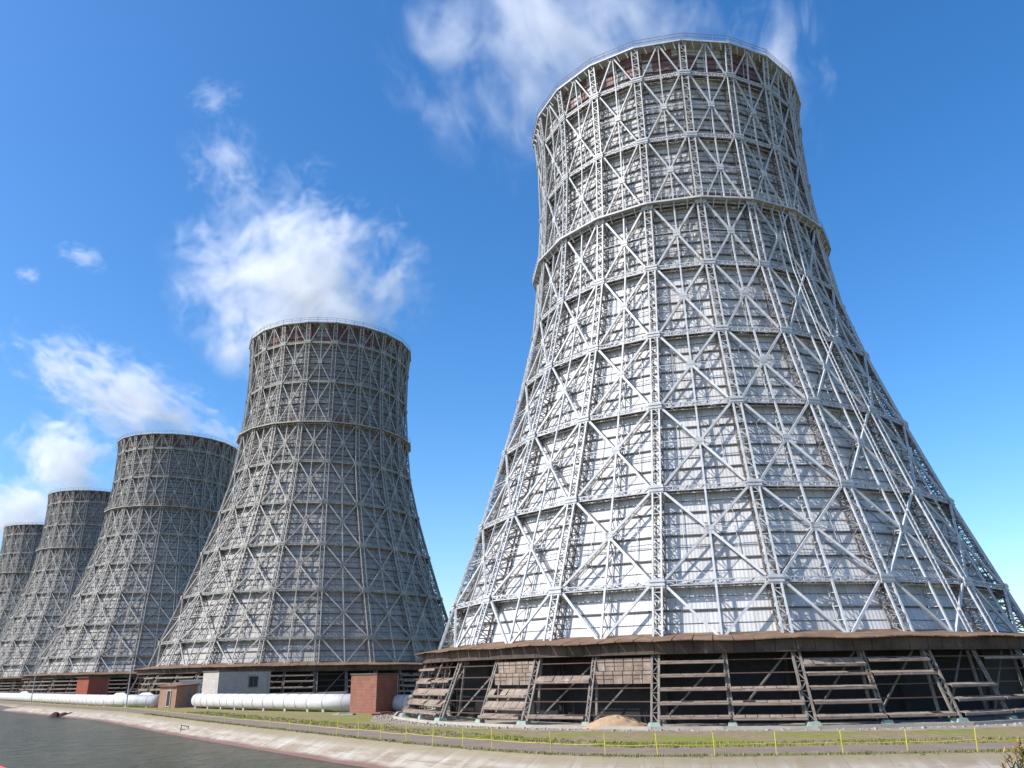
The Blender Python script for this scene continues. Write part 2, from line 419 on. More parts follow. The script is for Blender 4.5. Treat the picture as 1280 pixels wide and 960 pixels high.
def railing_mesh(r, z, mat, h=1.15, npost=7, th=.05):
    b = MB()
    for k in range(N):
        p0, p1 = pol(r, k*TH, z), pol(r, (k+1)*TH, z)
        for hh in (h, h*.55): b.bar(p0+UP*hh, p1+UP*hh, th)
        for j in range(npost):
            p = p0.lerp(p1, j/npost); b.bar(p, p+UP*h, th, th, OUT)
    return b.mesh('railing', mat)
def annulus(b, r0, z0, r1, z1, th):
    for k in range(N):
        a0, a1 = k*TH, (k+1)*TH
        b.quad(pol(r1, a0, z1), pol(r1, a1, z1), pol(r0, a1, z0), pol(r0, a0, z0))
        b.quad(pol(r0, a0, z0-th), pol(r0, a1, z0-th), pol(r1, a1, z1-th), pol(r1, a0, z1-th))
        b.quad(pol(r1, a0, z1-th), pol(r1, a1, z1-th), pol(r1, a1, z1), pol(r1, a0, z1))
        b.quad(pol(r0, a1, z0-th), pol(r0, a0, z0-th), pol(r0, a0, z0), pol(r0, a1, z0))

ZL1, ZL0 = 1.75+CZ, .5                      # louvre band top and bottom
RL1, RL0 = 41.2, 43.7
def rl(z): return RL0+(RL1-RL0)*(z-ZL0)/(ZL1-ZL0)
def canopy_mesh(mat, ragged):
    b = MB(); rnd = random.Random(3); n = 7
    for k in range(N):
        a0, a1 = k*TH, (k+1)*TH
        for j in range(n):                      # overlapping boards laid down the slope, uneven at the eave
            f0, f1 = j/n, (j+1)/n; g = .03
            def L(r, z, f): return pol(r, a0, z).lerp(pol(r, a1, z), f)
            w1 = lambda f: (.12*math.sin((k+f)*5.3)+.08*math.sin((k+f)*13.1))*ragged; e = (w1(f0), w1(f1)); e2 = (.07*ragged*math.sin((k+f0)*7.7), .07*ragged*math.sin((k+f1)*7.7)); lift = .012*(j % 2)
            zi, zo = 3.95+CZ+lift, 3.0+CZ+lift; ri, ro = 37.0, 42.7
            t = [L(ri, zi, f0), L(ri, zi, f1), L(ro+e[1], zo+e2[1], f1-g/6), L(ro+e[0], zo+e2[0], f0+g/6)]
            u = [p-UP*.1 for p in t]
            b.quad(t[3], t[2], t[1], t[0]); b.quad(*u); b.quad(u[3], u[2], t[2], t[3]); b.quad(u[2], u[1], t[1], t[2]); b.quad(u[0], u[3], t[3], t[0])
    return b.mesh('canopy_roof', mat)
def fascia_mesh(mats):
    b = MB(); n = 7
    for k in range(N):
        a0, a1 = k*TH, (k+1)*TH
        for j in range(n):
            f0, f1 = (j+.015)/n, (j+.985)/n
            def L(r, z, f): return pol(r, a0, z).lerp(pol(r, a1, z), f)
            b.bar(L(41.75, 2.35+CZ, f0), L(41.75, 2.35+CZ, f1), .1, 1.05)
        b.bar(pol(41.5, a0, 2.35+CZ), pol(41.5, a1, 2.35+CZ), .35, 1.2, mi=1)
        for dz in (1.83, 2.86): b.bar(pol(41.82, a0, dz+CZ), pol(41.82, a1, dz+CZ), .1, .08, mi=1)
    return b.mesh('fascia', mats)
def column_mesh(mat, dbl):
    b = MB(); ca = 1 if dbl else math.cos(A)
    w = .34 if dbl else .17
    p0, p1 = (rl(ZL0)+.1)*ca, (rl(ZL1)+.1)*ca
    for s in (-1, 1):
        b.bar(P(p0, s*w, ZL0-.05), P(p1, s*w, ZL1), .2 if dbl else .13, .2 if dbl else .13, OUT)
    n = 7
    for k in range(n):
        z0, z1 = ZL0+(ZL1-ZL0)*k/n, ZL0+(ZL1-ZL0)*(k+1)/n; s = 1 if k % 2 else -1
        b.bar(P((rl(z0)+.1)*ca, -s*w, z0), P((rl(z1)+.1)*ca, s*w, z1), .08, .08, OUT)
        b.bar(P((rl(z1)+.15)*ca, -w, z1), P((rl(z1)+.15)*ca, w, z1), .07, .07, OUT)
    # raking leg behind
    b.bar(P(p0-2.2, 0, ZL0), P(p1-.6, 0, ZL1), .22, .22, OUT)
    return b.mesh('column', mat)
def foot_mesh(mat, s):
    b = MB(); z1 = .54; rr = rl(.3)*(1 if s > .8 else math.cos(A))
    t = [(-.5, .42), (.5, .42), (.5, -.42), (-.5, -.42)]; q = [(x*1.45, y*1.4) for x, y in t]
    tp = [P(rr+.1-y*s, x*s, z1) for x, y in t]; bt = [P(rr+.1-y*s, x*s, -.1) for x, y in q]
    b.poly(tp)
    for i in range(4): j = (i+1) % 4; b.poly([bt[i], bt[j], tp[j], tp[i]])
    return b.mesh('footing', mat)
def louvre_mesh(mats, angles, seed, wide=.95):
    """one bay of swinging boards; angle 0 = lying flat, 90 = shut"""
    b = MB(); rnd = random.Random(seed)
    ca, sa = math.cos(A), math.sin(A); n = len(angles); H = ZL1-ZL0
    for i, a in enumerate(angles):
        z = ZL1-H*(i+.5)/n; r = rl(z)
        # bay runs between neighbouring columns: from the rib line (t=0, corner) to the bay middle
        p0 = pol(r, 0, z); p1 = pol(r*ca, A, z); along = (p1-p0).normalized(); out = Vector((along.y, -along.x, 0))
        p0 = p0+along*.34; p1 = p1-along*.14
        b.bar(p0, p1, .10, .10, mi=1)
        if a is None: continue
        m = 6; L = (p1-p0).length
        for j in range(m):
            if a < 60 and rnd.random() < .04: continue
            aa = R(a+rnd.uniform(-4, 4)); c0 = p0+along*(L*(j+.04)/m); c1 = p0+along*(L*(j+.96)/m)
            v = out*math.cos(aa)-UP*math.sin(aa); nn = v.cross(along)
            w = wide if a < 60 else H/n*.96
            o = (c0+c1)/2+v*w*.45 if a < 60 else (c0+c1)/2+v*w*.2
            b.bar(o-along*(L*.46/m), o+along*(L*.46/m), w, .05, up=nn)
        if a >= 0:
            v = out*math.cos(R(a))-UP*math.sin(R(a))
            b.bar(p0+v*.3-UP*.06, p1+v*.3-UP*.06, .06, .06, mi=1)
            if a < 60:
                b.bar(p0+v*(wide*.9)-UP*.06, p1+v*(wide*.9)-UP*.06, .05, .22)
                b.bar(p0+v*(wide*.94)-UP*.19, p1+v*(wide*.94)-UP*.19, .06, .05, mi=1)
    # raking brace seen behind the boards
    k = -1 if seed % 2 else 1
    r0, r1 = rl(ZL0)-1.5, rl(ZL1)-1.2
    q0, q1 = (pol(r0, .01, ZL0), pol(r1*ca, A, ZL1)) if k > 0 else (pol(r0*ca, A, ZL0), pol(r1, .01, ZL1))
    b.bar(q0, q1, .15, .15, mi=2)
    return b.mesh('louvre_bank', mats)
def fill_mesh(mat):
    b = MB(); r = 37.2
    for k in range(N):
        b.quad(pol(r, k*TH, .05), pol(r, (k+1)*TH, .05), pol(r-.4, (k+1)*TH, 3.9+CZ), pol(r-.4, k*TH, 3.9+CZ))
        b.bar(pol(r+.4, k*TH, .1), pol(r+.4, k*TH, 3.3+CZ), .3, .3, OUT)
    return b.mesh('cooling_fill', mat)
def ladder_mesh(mat):
    b = MB(); zs = [LV[0][0]+k*1.1 for k in range(int((LV[6][0]-LV[0][0])/1.1)+1)]
    q = A*.35
    def W(z, t): r = rad(z)*math.cos(A)+.55; return P(r, t+.28*rad(z)*math.sin(A), z)
    for z0, z1 in zip(zs, zs[1:]):
        for t in (-.3, .3): b.bar(W(z0, t), W(z1, t), .12, .12, OUT)
        for f in (0, .5): b.bar(W(z0+f*1.1, -.3), W(z0+f*1.1, .3), .06, .06, OUT)
    return b.mesh('ladder', mat)

def make_tower(loc, rz, st, cl, ragged, angles_for, lad=False):
    t = empty('cooling_tower', loc, 0)
    def put(name, data, ang=0, parent=t):
        o = link(name, data, parent); o.rotation_euler = (0, 0, ang); return o
    cm = put('cladding', clad_mesh(cl), rz); put('girts', girt_mesh(M['girt']), 0, cm)
    rm, bm = rib_mesh([st, M['lace']]), bay_mesh([st, M['lace']])
    for k in range(N):
        put('rib', rm, rz+k*TH)
        put('bay_bracing', bm, rz+(k+.5)*TH)
    for i in range(1, NL-1): put('ring_truss', ring_mesh(i, [st, M['plank'], M['lace']]), rz)
    # gallery at the waist
    zg = LV[6][0]+.35; b = MB(); annulus(b, 22.4, zg, 24.35, zg, .12)
    for k in range(N): b.bar(pol(24.35, k*TH, zg-.14), pol(24.35, (k+1)*TH, zg-.14), .1, .26)
    for k in range(N):
        for f in (0, .25, .5, .75):
            q = pol(24.3, k*TH, zg-.1).lerp(pol(24.3, (k+1)*TH, zg-.1), f); b.bar(q, pol(23.3, k*TH, zg-1.3).lerp(pol(23.3, (k+1)*TH, zg-1.3), f), .12)
    g = put('gallery', b.mesh('gallery', st), rz); put('railing', railing_mesh(24.3, zg, st), 0, g)
    zt = LV[-1][0]; b = MB(); annulus(b, 21.4, zt, 23.65, zt, .12)
    for k in range(N):
        b.bar(pol(23.65, k*TH, zt-.12), pol(23.65, (k+1)*TH, zt-.12), .12, .26)
        for f in (0, .2, .4, .6, .8):
            q = pol(23.65, k*TH, zt-.1).lerp(pol(23.65, (k+1)*TH, zt-.1), f); b.bar(q, pol(23.1, k*TH, zt-1.2).lerp(pol(23.1, (k+1)*TH, zt-1.2), f+.06), .11)
            b.bar(q, pol(21.8, k*TH, zt-.4).lerp(pol(21.8, (k+1)*TH, zt-.4), f), .13)
        b.bar(pol(21.9, k*TH, zt-.5), pol(23.5, k*TH, zt-.3), .15)
    g = put('rim_walkway', b.mesh('rim_walkway', st), rz); put('railing', railing_mesh(23.6, zt, M['column'], 1.2, 3, .06), 0, g)
    put('canopy_roof', canopy_mesh(M['canopy'], ragged), rz)
    put('fascia', fascia_mesh([M['fascia'], M['fascia']]), rz)
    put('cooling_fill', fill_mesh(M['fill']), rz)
    b = MB(); annulus(b, 36.5, .10, 45.3, .10, .3)
    for k in range(N): b.bar(pol(45.3, k*TH, .10), pol(45.3, (k+1)*TH, .10), .3, .36)
    put('basin_kerb', b.mesh('basin_kerb', M['conc']), rz)
    c1, c2, f1, f2 = column_mesh(M['column'], True), column_mesh(M['column'], False), foot_mesh(M['foot'], 1.0), foot_mesh(M['foot'], .7)
    for k in range(N):
        put('column', c1, rz+k*TH); put('column', c2, rz+(k+.5)*TH)
        put('footing', f1, rz+k*TH); put('footing', f2, rz+(k+.5)*TH)
    cache = {}
    for j in range(2*N):                      # half bays; odd ones mirror the even ones
        ang = tuple(angles_for(j)); sd = j % 4
        if (ang, sd) not in cache: cache[(ang, sd)] = louvre_mesh([M['louvre'], M['louvre_dark'], M['column']], ang, sd)
        o = put('louvre_bank', cache[(ang, sd)], rz+(j//2)*TH)
        if j % 2: o.rotation_euler = (0, 0, rz+(j//2+1)*TH); o.scale = (-1, 1, 1)
    if lad: put('ladder', ladder_mesh(st), rz+2.5*TH)
    return t

RZ = -.3644
# boards of the near tower, bay by bay (0 = bay to the right of the rib under the brightest seam)
V = {0: (6, 6, 6, 6, 6), 1: (None, None, 12, 12, 14), 2: (40, 10, 10, 10, 12), 3: (14, 14, None, None, 10), 4: (None, None, 12, 12, 12), 5: (8, None, None, 10, 8), 6: (10, 10, 10, 10, 10),
     -1: (90, 90, None, None, None), -2: (None, 35, None, None, 8), -3: (90, 90, 48, 45, 15), -4: (None, None, None, None, None), -5: (None, 20, 35, 35, 8), -6: (8, 30, 40, 30, 12), -7: (10, 10, 35, 35, 10)}
def near_angles(j):
    jj = j if j < N else j-2*N
    return V.get(jj, (10, 10, None, 12, 12))
def far_angles(j): 
    rnd = random.Random(j*7+1); c = rnd.choice([0, 0, 1, 2, 3])
    return [(8, 8, 10, 10, 10), (None, 8, 10, None, 10), (30, 30, 25, 12, 12), (None, None, None, 10, 8)][c]

spots = [(28.14, 120.0), (-53.6, 219.8), (-139.0, 320.0), (-219.0, 414.0), (-295.0, 502.0)]
tower_labels = ['largest and nearest lattice cooling tower, bright silver sheeting over brown louvres',
                'grey lattice cooling tower directly behind the red brick valve house, second in the row',
                'weathered grey lattice cooling tower in the middle of the row of five',
                'weathered cooling tower, second smallest in the row, between the middle and the farthest one',
                'farthest and smallest cooling tower, cut by the left edge of the view']
G = 'hyperbolic lattice cooling towers in a row'
t1 = make_tower((*spots[0], 0), RZ, M['steel'], M['clad'], 1.0, near_angles, True); tag(t1, tower_labels[0], 'cooling tower', G)
t2 = make_tower((*spots[1], 0), RZ, M['steel2'], M['clad2'], .5, far_angles); tag(t2, tower_labels[1], 'cooling tower', G)
for s, lb in zip(spots[2:], tower_labels[2:]):
    c = copy_tree(t2); c.location = (*s, 0); c['label'] = lb

# ------------------------------------------------------------------ ground, canal bank, path
crest = [(-1100, 1409), (-477, 647), (-287, 415), (-191, 298), (-128, 221), (-70, 153.5), (-40.5, 111.3), (-26.4, 91.8), (-16.4, 78.4), (-11.3, 71.4), (-6.4, 65.2), (-1.8, 59.9), (2.0, 56.4), (5.6, 54.4), (9.5, 53.4), (15, 53.0), (24, 52.9), (40, 53.2), (70, 54.), (140, 56), (600, 60)]
def offset(pts, d):
    out = []
    for i, p in enumerate(pts):
        a = Vector(pts[max(i-1, 0)]); c = Vector(pts[min(i+1, len(pts)-1)]); t = (c-a).normalized()
        out.append(Vector(p)+Vector((-t.y, t.x))*d)          # + = land side
    return out
def strip(name, d0, z0, d1, z1, mat, uvs=True, n=1):
    b = MB(); s = 0
    for q in range(n):
        f0, f1 = q/n, (q+1)/n
        A0, A1 = offset(crest, d0+(d1-d0)*f0), offset(crest, d0+(d1-d0)*f1); s = 0
        za, zb = z0+(z1-z0)*f0, z0+(z1-z0)*f1
        for i in range(len(crest)-1):
            L = (Vector(crest[i+1])-Vector(crest[i])).length
            b.quad((*A0[i], za), (*A0[i+1], za), (*A1[i+1], zb), (*A1[i], zb), [(s, abs(d1-d0)*f0), (s+L, abs(d1-d0)*f0), (s+L, abs(d1-d0)*f1), (s, abs(d1-d0)*f1)])
            s += L
    return b.build(name, mat)
# land sheet: from the crest out to the horizon
b = MB(); c0 = offset(crest, -.7)
for i in range(len(c0)-1):
    p, q = c0[i], c0[i+1]; fp = (p.x*1.0+0, 0); 
    ex = lambda v: Vector((v.x*4 if v.x > 0 else v.x*.3+0, 6000.))
    b.quad((*p, 0), (*q, 0), (*ex(q), 0), (*ex(p), 0))
g_ = b.build('ground', M['ground']); tag(g_, kind='structure')
tag(strip('path', .35, .004, 5.4, .004, M['asphalt']), kind='structure')
tag(strip('verge', -.7, .006, -.05, .006, m_noisy('dry_verge', (.24, .20, .11), (.16, .145, .06), .9, .95)), kind='structure')
tag(strip('bank', -.7, 0.0, -6.2, -2.35, M['slope'], n=2), kind='structure')
b = MB(); b.quad((-3000, -400, -1.42), (1500, -400, -1.42), (1500, 3000, -1.42), (-3000, 3000, -1.42)); tag(b.build('water', M['water']), kind='structure')
# the near bank on which the viewer stands
b = MB(); zp = 3.0
prof = [(-400, zp), (9.6, zp), (10.2, zp-.3), (17, -1.6), (22, -3)]
for (y0, z0), (y1, z1) in zip(prof, prof[1:]): b.quad((-400, y0, z0), (400, y0, z0), (400, y1, z1), (-400, y1, z1))
tag(b.build('near_bank_ground', M['ground']), kind='structure')
# dark damp apron of the inlet on the far bank
b = MB()
A0, A1 = offset(crest, -.9), offset(crest, -5.2)
b.quad((*A0[3].lerp(A0[4], .05), -.06), (*A0[4].lerp(A0[5], .10), -.06), (*A1[4].lerp(A1[5], -.15), -1.9), (*A1[3].lerp(A1[4], -.25), -1.9))
tag(b.build('wet_apron', M['conc_dark']), kind='structure')

# small grass tufts along path and bank (uncountable)
def tufts(name, n, dlo, dhi, s0, s1, hh, mats, seed):
    rnd = random.Random(seed); b = MB()
    segs = []; s = 0
    for i in range(len(crest)-1):
        a, c = Vector(crest[i]), Vector(crest[i+1]); segs.append((s, a, c, (c-a).length)); s += (c-a).length
    for _ in range(n):
        u = rnd.random(); x = rnd.uniform(s0, s1)
        # choose by world x so the density stays with the near stretch
        for (_, a, c, L) in segs:
            if a.x <= x < c.x: break
        else: continue
        f = (x-a.x)/(c.x-a.x); p = a.lerp(c, f); t = (c-a).normalized(); p += Vector((-t.y, t.x))*rnd.uniform(dlo, dhi)
        mi = 0 if rnd.random() < .55 else 1
        for _k in range(5):
            an = rnd.uniform(0, 6.28); h = hh*rnd.uniform(.5, 1.2); w = .035; dx, dy = math.cos(an), math.sin(an)
            q = p+Vector((rnd.gauss(0, .12), rnd.gauss(0, .12)))
            b.poly([(q.x-dy*w, q.y+dx*w, 0), (q.x+dy*w, q.y-dx*w, 0), (q.x+dx*h*.4, q.y+dy*h*.4, h)], mi)
    o = b.build(name, mats); tag(o, kind='stuff'); return o
gm = [m_noisy('grass_blade_green', (.16, .20, .035), (.11, .15, .03), 3, .8), m_noisy('grass_blade_dry', (.30, .25, .10), (.22, .18, .07), 3, .8)]
o = tufts('grass', 2600, 5.4, 9.5, -60, 62, .16, gm, 1); tag(o, 'thin green and dry grass between the asphalt path and the tower kerbs', 'grass')
o = tufts('verge_grass', 1500, -.75, .1, -60, 62, .16, gm, 2); tag(o, 'dry grass tufts along the foot of the yellow fence', 'grass')

# ------------------------------------------------------------------ yellow post and wire fence
fp = [(-128, 221), (-115, 206), (-102.5, 191.5), (-90, 177), (-79, 164), (-70, 153.5), (-59.5, 138.8), (-52.5, 128.7), (-46.3, 119.8), (-40.5, 111.3), (-35.6, 104.5), (-30.9, 98), (-26.4, 91.8), (-23.1, 87.4), (-20, 83.2), (-16.4, 78.4), (-13.8, 74.9), (-11.3, 71.4), (-8.8, 68.3), (-6.4, 65.2), (-4, 62.4), (-1.8, 59.9), (2.1, 56.3), (5.4, 54.4), (8.5, 53.5), (11.9, 53.1), (15.6, 53), (19.6, 52.9), (23.5, 52.9), (27.7, 52.9), (31.9, 53), (36.1, 53.1)]
fen = empty('post_fence', (*fp[15], 0)); tag(fen, 'thin yellow post and rail fence along the path above the concrete bank', 'fence')
o0 = Vector((*fp[15], 0)); rnd = random.Random(5)
for i, p in enumerate(fp):
    b = MB(); q = Vector((*p, 0))-o0; lean = Vector((rnd.uniform(-.06, .06), rnd.uniform(-.06, .06), 0))
    b.tube([q, q+lean+UP*1.32], .03, 6); b.build('post', M['yellow'], fen)
b = MB()
for p, q in zip(fp, fp[1:]):
    p3, q3 = Vector((*p, .62+rnd.uniform(-.04, .04)))-o0, Vector((*q, .62+rnd.uniform(-.04, .04)))-o0
    m_ = (p3+q3)/2-UP*.04; b.tube([p3, m_, q3], .017, 5)
b.build('rail', M['yellow'], fen)

# ------------------------------------------------------------------ white heat pipes
def pipe(name, pts, r, label, every=3.6, hump=False, hole=None):
    t = empty(name, pts[0]); o = Vector(pts[0]); b = MB()
    P_ = [Vector(p)-o for p in pts]; b.tube(P_, r, 20); b.build('pipe_run', M['white'], t, True)
    for p, q in zip(P_, P_[1:]):
        L = (q-p).length; d = (q-p)/L; n = max(1, int(L/every))
        for k in range(n):
            c = p+d*(L*(k+.5)/n); f = MB(); f.tube([c-d*.05, c+d*.05], r+.03, 20); f.build('band', m_band, t)
            if k % 2 == 0:
                s = MB(); s.box(c-UP*(r+.05), .5, 1.8, .5, math.atan2(d.y, d.x)); s.build('saddle', M['conc'], t)
    tag(t, label, 'pipe', 'white insulated pipes along the towers'); return t
m_band = m_noisy('pipe_band', (.22, .22, .23), (.16, .16, .17), 2, .5)
pr = 1.22
pipe('insulated_pipe', [(-62.0, 165.5, 1.42), (-48.0, 149.8, 1.42), (-31.5, 135.3, 1.42), (-24.5, 130.3, 1.42)], pr, 'white pipe running from the tan brick shed to the red brick valve house', 2.9)
pp = pipe('insulated_pipe', [(-20.5, 130.4, 1.2), (-15.2, 127.4, 1.2)], pr, 'short white pipe stub between red brick valve house and the nearest tower', 2.2)
b = MB(); b.tube([(2.1, -2.15, .25), (2.1, -2.33, .25)], .36, 14) ; b.build('manhole', M['dark'], pp)
pipe('insulated_pipe', [(-73.2, 173.5, 1.2), (-92.0, 190.0, 1.2), (-132.5, 239, 1.2), (-176, 292, 1.2), (-300, 443.5, 1.2)], 1.2, 'long white pipe running left from the tan brick shed past the far towers', 4.2)
# humps where branches rise over the long pipe
for (x, y, lb) in ((-86.5, 187, 'white pipe branch bending over by the thin lamp pole'), (-78.2, 181, 'small white pipe bend just left of the tan brick shed'), (-160.5, 278, 'farthest white pipe bend near the left edge of the view')):
    b = MB(); d = Vector((-.86, .5, 0)); p = Vector((0, 0, 0))
    b.tube([p-d*3+UP*1.6, p-d*1.8+UP*2.7, p+UP*3.3, p+d*2.2+UP*3.25, p+d*3.8+UP*2.6, p+d*4.8+UP*1.2], [.5]*6, 14)
    o = b.build('pipe_bend', M['white'], None, True); o.location = (x, y, -.95); tag(o, lb, 'pipe', 'white pipe bends beside the long pipe')

# ------------------------------------------------------------------ small buildings
def building(name, C, view, lat, wl, wr, dR, h, wall, roofm, label, cat, zoff=0, over=.25, slope=0, roofname='roof', openings=()):
    """C = near corner; right wall goes wr sideways and dR back, left wall wl sideways"""
    dL = wl*wr/dR
    lv = Vector((lat[0], lat[1], 0)); dv = Vector((view[0], view[1], 0))
    Rv = lv*wr+dv*dR; Lv = -lv*wl+dv*dL; t = empty(name, (*C, 0))
    z0 = 0
    b = MB(); cs = [Vector((0, 0, 0)), Rv, Rv+Lv, Lv]
    hs = [h, h, h+slope, h+slope]
    if slope: hs = [h, h+slope*.6, h+slope, h]
    u = 0
    for i in range(4):
        j = (i+1) % 4; L = (cs[j]-cs[i]).length
        b.quad(cs[i], cs[j], cs[j]+UP*hs[j], cs[i]+UP*hs[i], [(u, 0), (u+L, 0), (u+L, hs[j]), (u, hs[i])]); u += L
    b.quad(*[c+UP*(hh-.02) for c, hh in zip(cs, hs)])
    b.build('wall', wall, t)
    cen = (Rv+Lv)/2; b = MB()
    def ov(c, hh, k): d = (c-cen); return cen+d*(1+over/d.length*1.4)+UP*(hh+k)
    top = [ov(c, hh, .2) for c, hh in zip(cs, hs)]; bot = [ov(c, hh, .02) for c, hh in zip(cs, hs)]
    b.quad(*top); b.quad(*bot[::-1])
    for i in range(4): j = (i+1) % 4; b.quad(bot[i], bot[j], top[j], top[i])
    b.build('roof', roofm, t)
    for (side, f, z, w, hh, m, nm, fr) in openings:
        ax = (Rv if side == 'R' else Lv); n = Vector((ax.y, -ax.x, 0)).normalized()
        if n.dot(cen-ax*.5) > 0: n = -n
        a = ax.normalized(); p = ax*f+UP*z+n*.02
        b = MB(); b.bar(p-a*w/2, p+a*w/2, .08, hh, up=UP); o = b.build(nm, m, t)
        b = MB()
        if fr:
            for dz in (-hh/2, hh/2): b.bar(p-a*(w/2+.08)+UP*dz+n*.05, p+a*(w/2+.08)+UP*dz+n*.05, .1, .12)
            for da in (-w/2, w/2): b.bar(p+a*da-UP*hh/2+n*.055, p+a*da+UP*hh/2+n*.055, .1, .12, n)
            if nm == 'window': b.bar(p-UP*hh/2+n*.05, p+UP*hh/2+n*.05, .06, .06, n)
            b.build('frame', fr, o)
    b = MB(); e = Rv.normalized()*.5; nrm = Vector((Rv.y, -Rv.x, 0)).normalized()
    if nrm.dot(cen-Rv*.5) > 0: nrm = -nrm
    b.tube([Rv-e+nrm*.12+UP*.2, Rv-e+nrm*.12+UP*(h-.1)], .06, 6); b.build('downpipe', M['galv'], t)
    return tag(t, label, cat)
def vl(C):
    v = Vector(C).normalized(); return (v.x, v.y), (v.y, -v.x)
C = (-20.6, 124.6); v, l = vl(C)
building('valve_house', C, v, l, 3.8, 3.35, 4.2, 5.3, M['brick'], M['roof'], 'tall windowless red brick hut on the white pipe beside the nearest tower', 'building', over=.12)
C = (-57.3, 162.6); v, l = vl(C)
building('pump_house', C, v, l, 2.9, 9.9, 5.8, 6.5, M['block'], M['roof'], 'pale grey flat roofed building with one dark window behind the white pipe', 'building', over=.15,
         openings=[('R', .66, 4.6, 2.0, 2.0, M['dark'], 'window', M['doorgrey'])])
C = (-67.5, 168.6); v, l = vl(C)
building('brick_shed', C, v, l, 3.1, 4.0, 4.4, 3.95, M['brick2'], M['roofred'], 'small tan brick shed with rusty roof and dark doorway between the pipes', 'building', over=.35, slope=.5,
         openings=[('L', .42, 1.75, .9, 2.9, M['dark'], 'door', M['plaster']), ('R', .6, 1.6, 1.5, 2.9, M['doorgrey'], 'door', M['brick2'])])
C = (-134.5, 266.); v, l = vl(C)
building('brick_hut', C, v, l, 3.2, 5.9, 5.0, 6.6, M['brick3'], M['roof'], 'small distant bright red hut behind the long white pipe', 'building', over=.5)

# white tank roof seen over the shed
b = MB(); b.box((0, 0, 2.5), 4.2, 1.8, 5.0, .3); b.box((0, 0, 5.1), 4.6, 2.2, .2, .3)
o = b.build('service_cabin', M['white']); o.location = (-67.2, 174.6, 0); tag(o, 'white box cabin rising just behind the tan brick shed', 'cabin')

# ------------------------------------------------------------------ poles
def pole(x, y, h, label):
    t = empty('lamp_pole', (x, y, 0)); b = MB(); b.tube([(0, 0, 0), (0, 0, h*.4), (0, 0, h)], [.16, .13, .09], 8); b.build('shaft', M['galv'], t)
    b = MB(); b.tube([(0, 0, h), (.3, -.25, h+.35), (.8, -.6, h+.45)], .05, 6); b.box((1.0, -.75, h+.42), .6, .22, .14, -.64); b.build('lamp_head', M['galv'], t)
    b = MB(); b.box((0, 0, .12), .5, .5, .24); b.build('base', M['conc'], t)
    tag(t, label, 'pole', 'thin poles along the canal path')
pole(-80.6, 176.2, 7.7, 'thin grey pole before the long pipe, between shed and red hut')
pole(-136.5, 239.5, 8.2, 'thin distant pole standing left of the red hut')

# ------------------------------------------------------------------ sand heap, slabs, bank bits
b = MB(); rnd = random.Random(11); nr, na = 14, 48
for i in range(nr+1):
    for k in range(na):
        a = 2*math.pi*k/na; rr = i/nr
        hgt = max(0, 1.02*(1-rr**1.4)*(1+.18*math.cos(2*a)*rr)*(1-.25*math.cos(a*2+.5)*rr)) if rr < 1 else -.12
        hgt += .05*math.sin(a*5+i)+rnd.uniform(-.07, .07) if 0 < rr < 1 else 0
        x = 3.3*rr*math.cos(a)*(1+.08*math.sin(3*a)); y = 1.15*rr*math.sin(a)
        b.v.append((x, y, hgt))
for i in range(nr):
    for k in range(na): k2 = (k+1) % na; b.f.append((i*na+k, (i+1)*na+k, (i+1)*na+k2, i*na+k2))
sp = b.build('sand_heap', M['sand'], None, True); sp.location = (9.1, 81.0, .1); tag(sp, 'heap of yellow sand on the kerb before the nearest tower', 'sand heap')

def slab(x, y, w, d, h, rz, m, name, label, cat):
    b = MB(); b.box((0, 0, h/2), w, d, h, rz); b.box((.2, .1, h*1.35), w*.7, d*.6, h*.7, rz+.5)
    o = b.build(name, m); o.location = (x, y, 0); tag(o, label, cat)
slab(-18.8, 119.5, 3.4, 1.6, .22, .4, M['roofred'], 'rusty_plate', 'rusty red plates lying on the dirt right of the brick valve house', 'metal plate')
slab(-24.5, 121.5, 3.0, 1.2, .2, -.2, M['conc'], 'concrete_slab', 'pale broken slab on the grass left of the brick valve house', 'slab')
# bare rubble ground around the near tower's left foot
b = MB(); rnd = random.Random(4)
for _ in range(420):
    an = rnd.uniform(-1.75, .9); r = rnd.uniform(45.6, 47.6); s = rnd.uniform(.06, .28)
    b.box((28.14+r*math.sin(an), 120-r*math.cos(an), s*.25), s, s*rnd.uniform(.5, 1), s*.6, rnd.uniform(0, 3))
o = b.build('rubble', M['conc']); tag(o, 'scattered pale rubble along the kerb of the nearest tower', 'rubble', kind='stuff')
# dirt ring round the near basin
def ringsheet(name, cx, cy, r0, r1, z, mat):
    b = MB(); n = 80
    for k in range(n):
        a0, a1 = 2*math.pi*k/n, 2*math.pi*(k+1)/n; w = lambda a: r1+.7*math.sin(5*a)+.5*math.sin(11*a+1)
        b.quad((cx+r0*math.sin(a0), cy-r0*math.cos(a0), z), (cx+w(a0)*math.sin(a0), cy-w(a0)*math.cos(a0), z), (cx+w(a1)*math.sin(a1), cy-w(a1)*math.cos(a1), z), (cx+r0*math.sin(a1), cy-r0*math.cos(a1), z))
    return tag(b.build(name, mat), kind='structure')
M['dirt'] = m_noisy('bare_dirt', (.33, .28, .215), (.24, .20, .14), .35, .95, (.16, .15, .07), (.55, .65), bump=.4)
ringsheet('dirt_ground', *spots[0], 44, 48.6, .010, M['dirt'])
for s in spots[1:]: ringsheet('dirt_ground', *s, 44, 47.5, .010, M['dirt'])

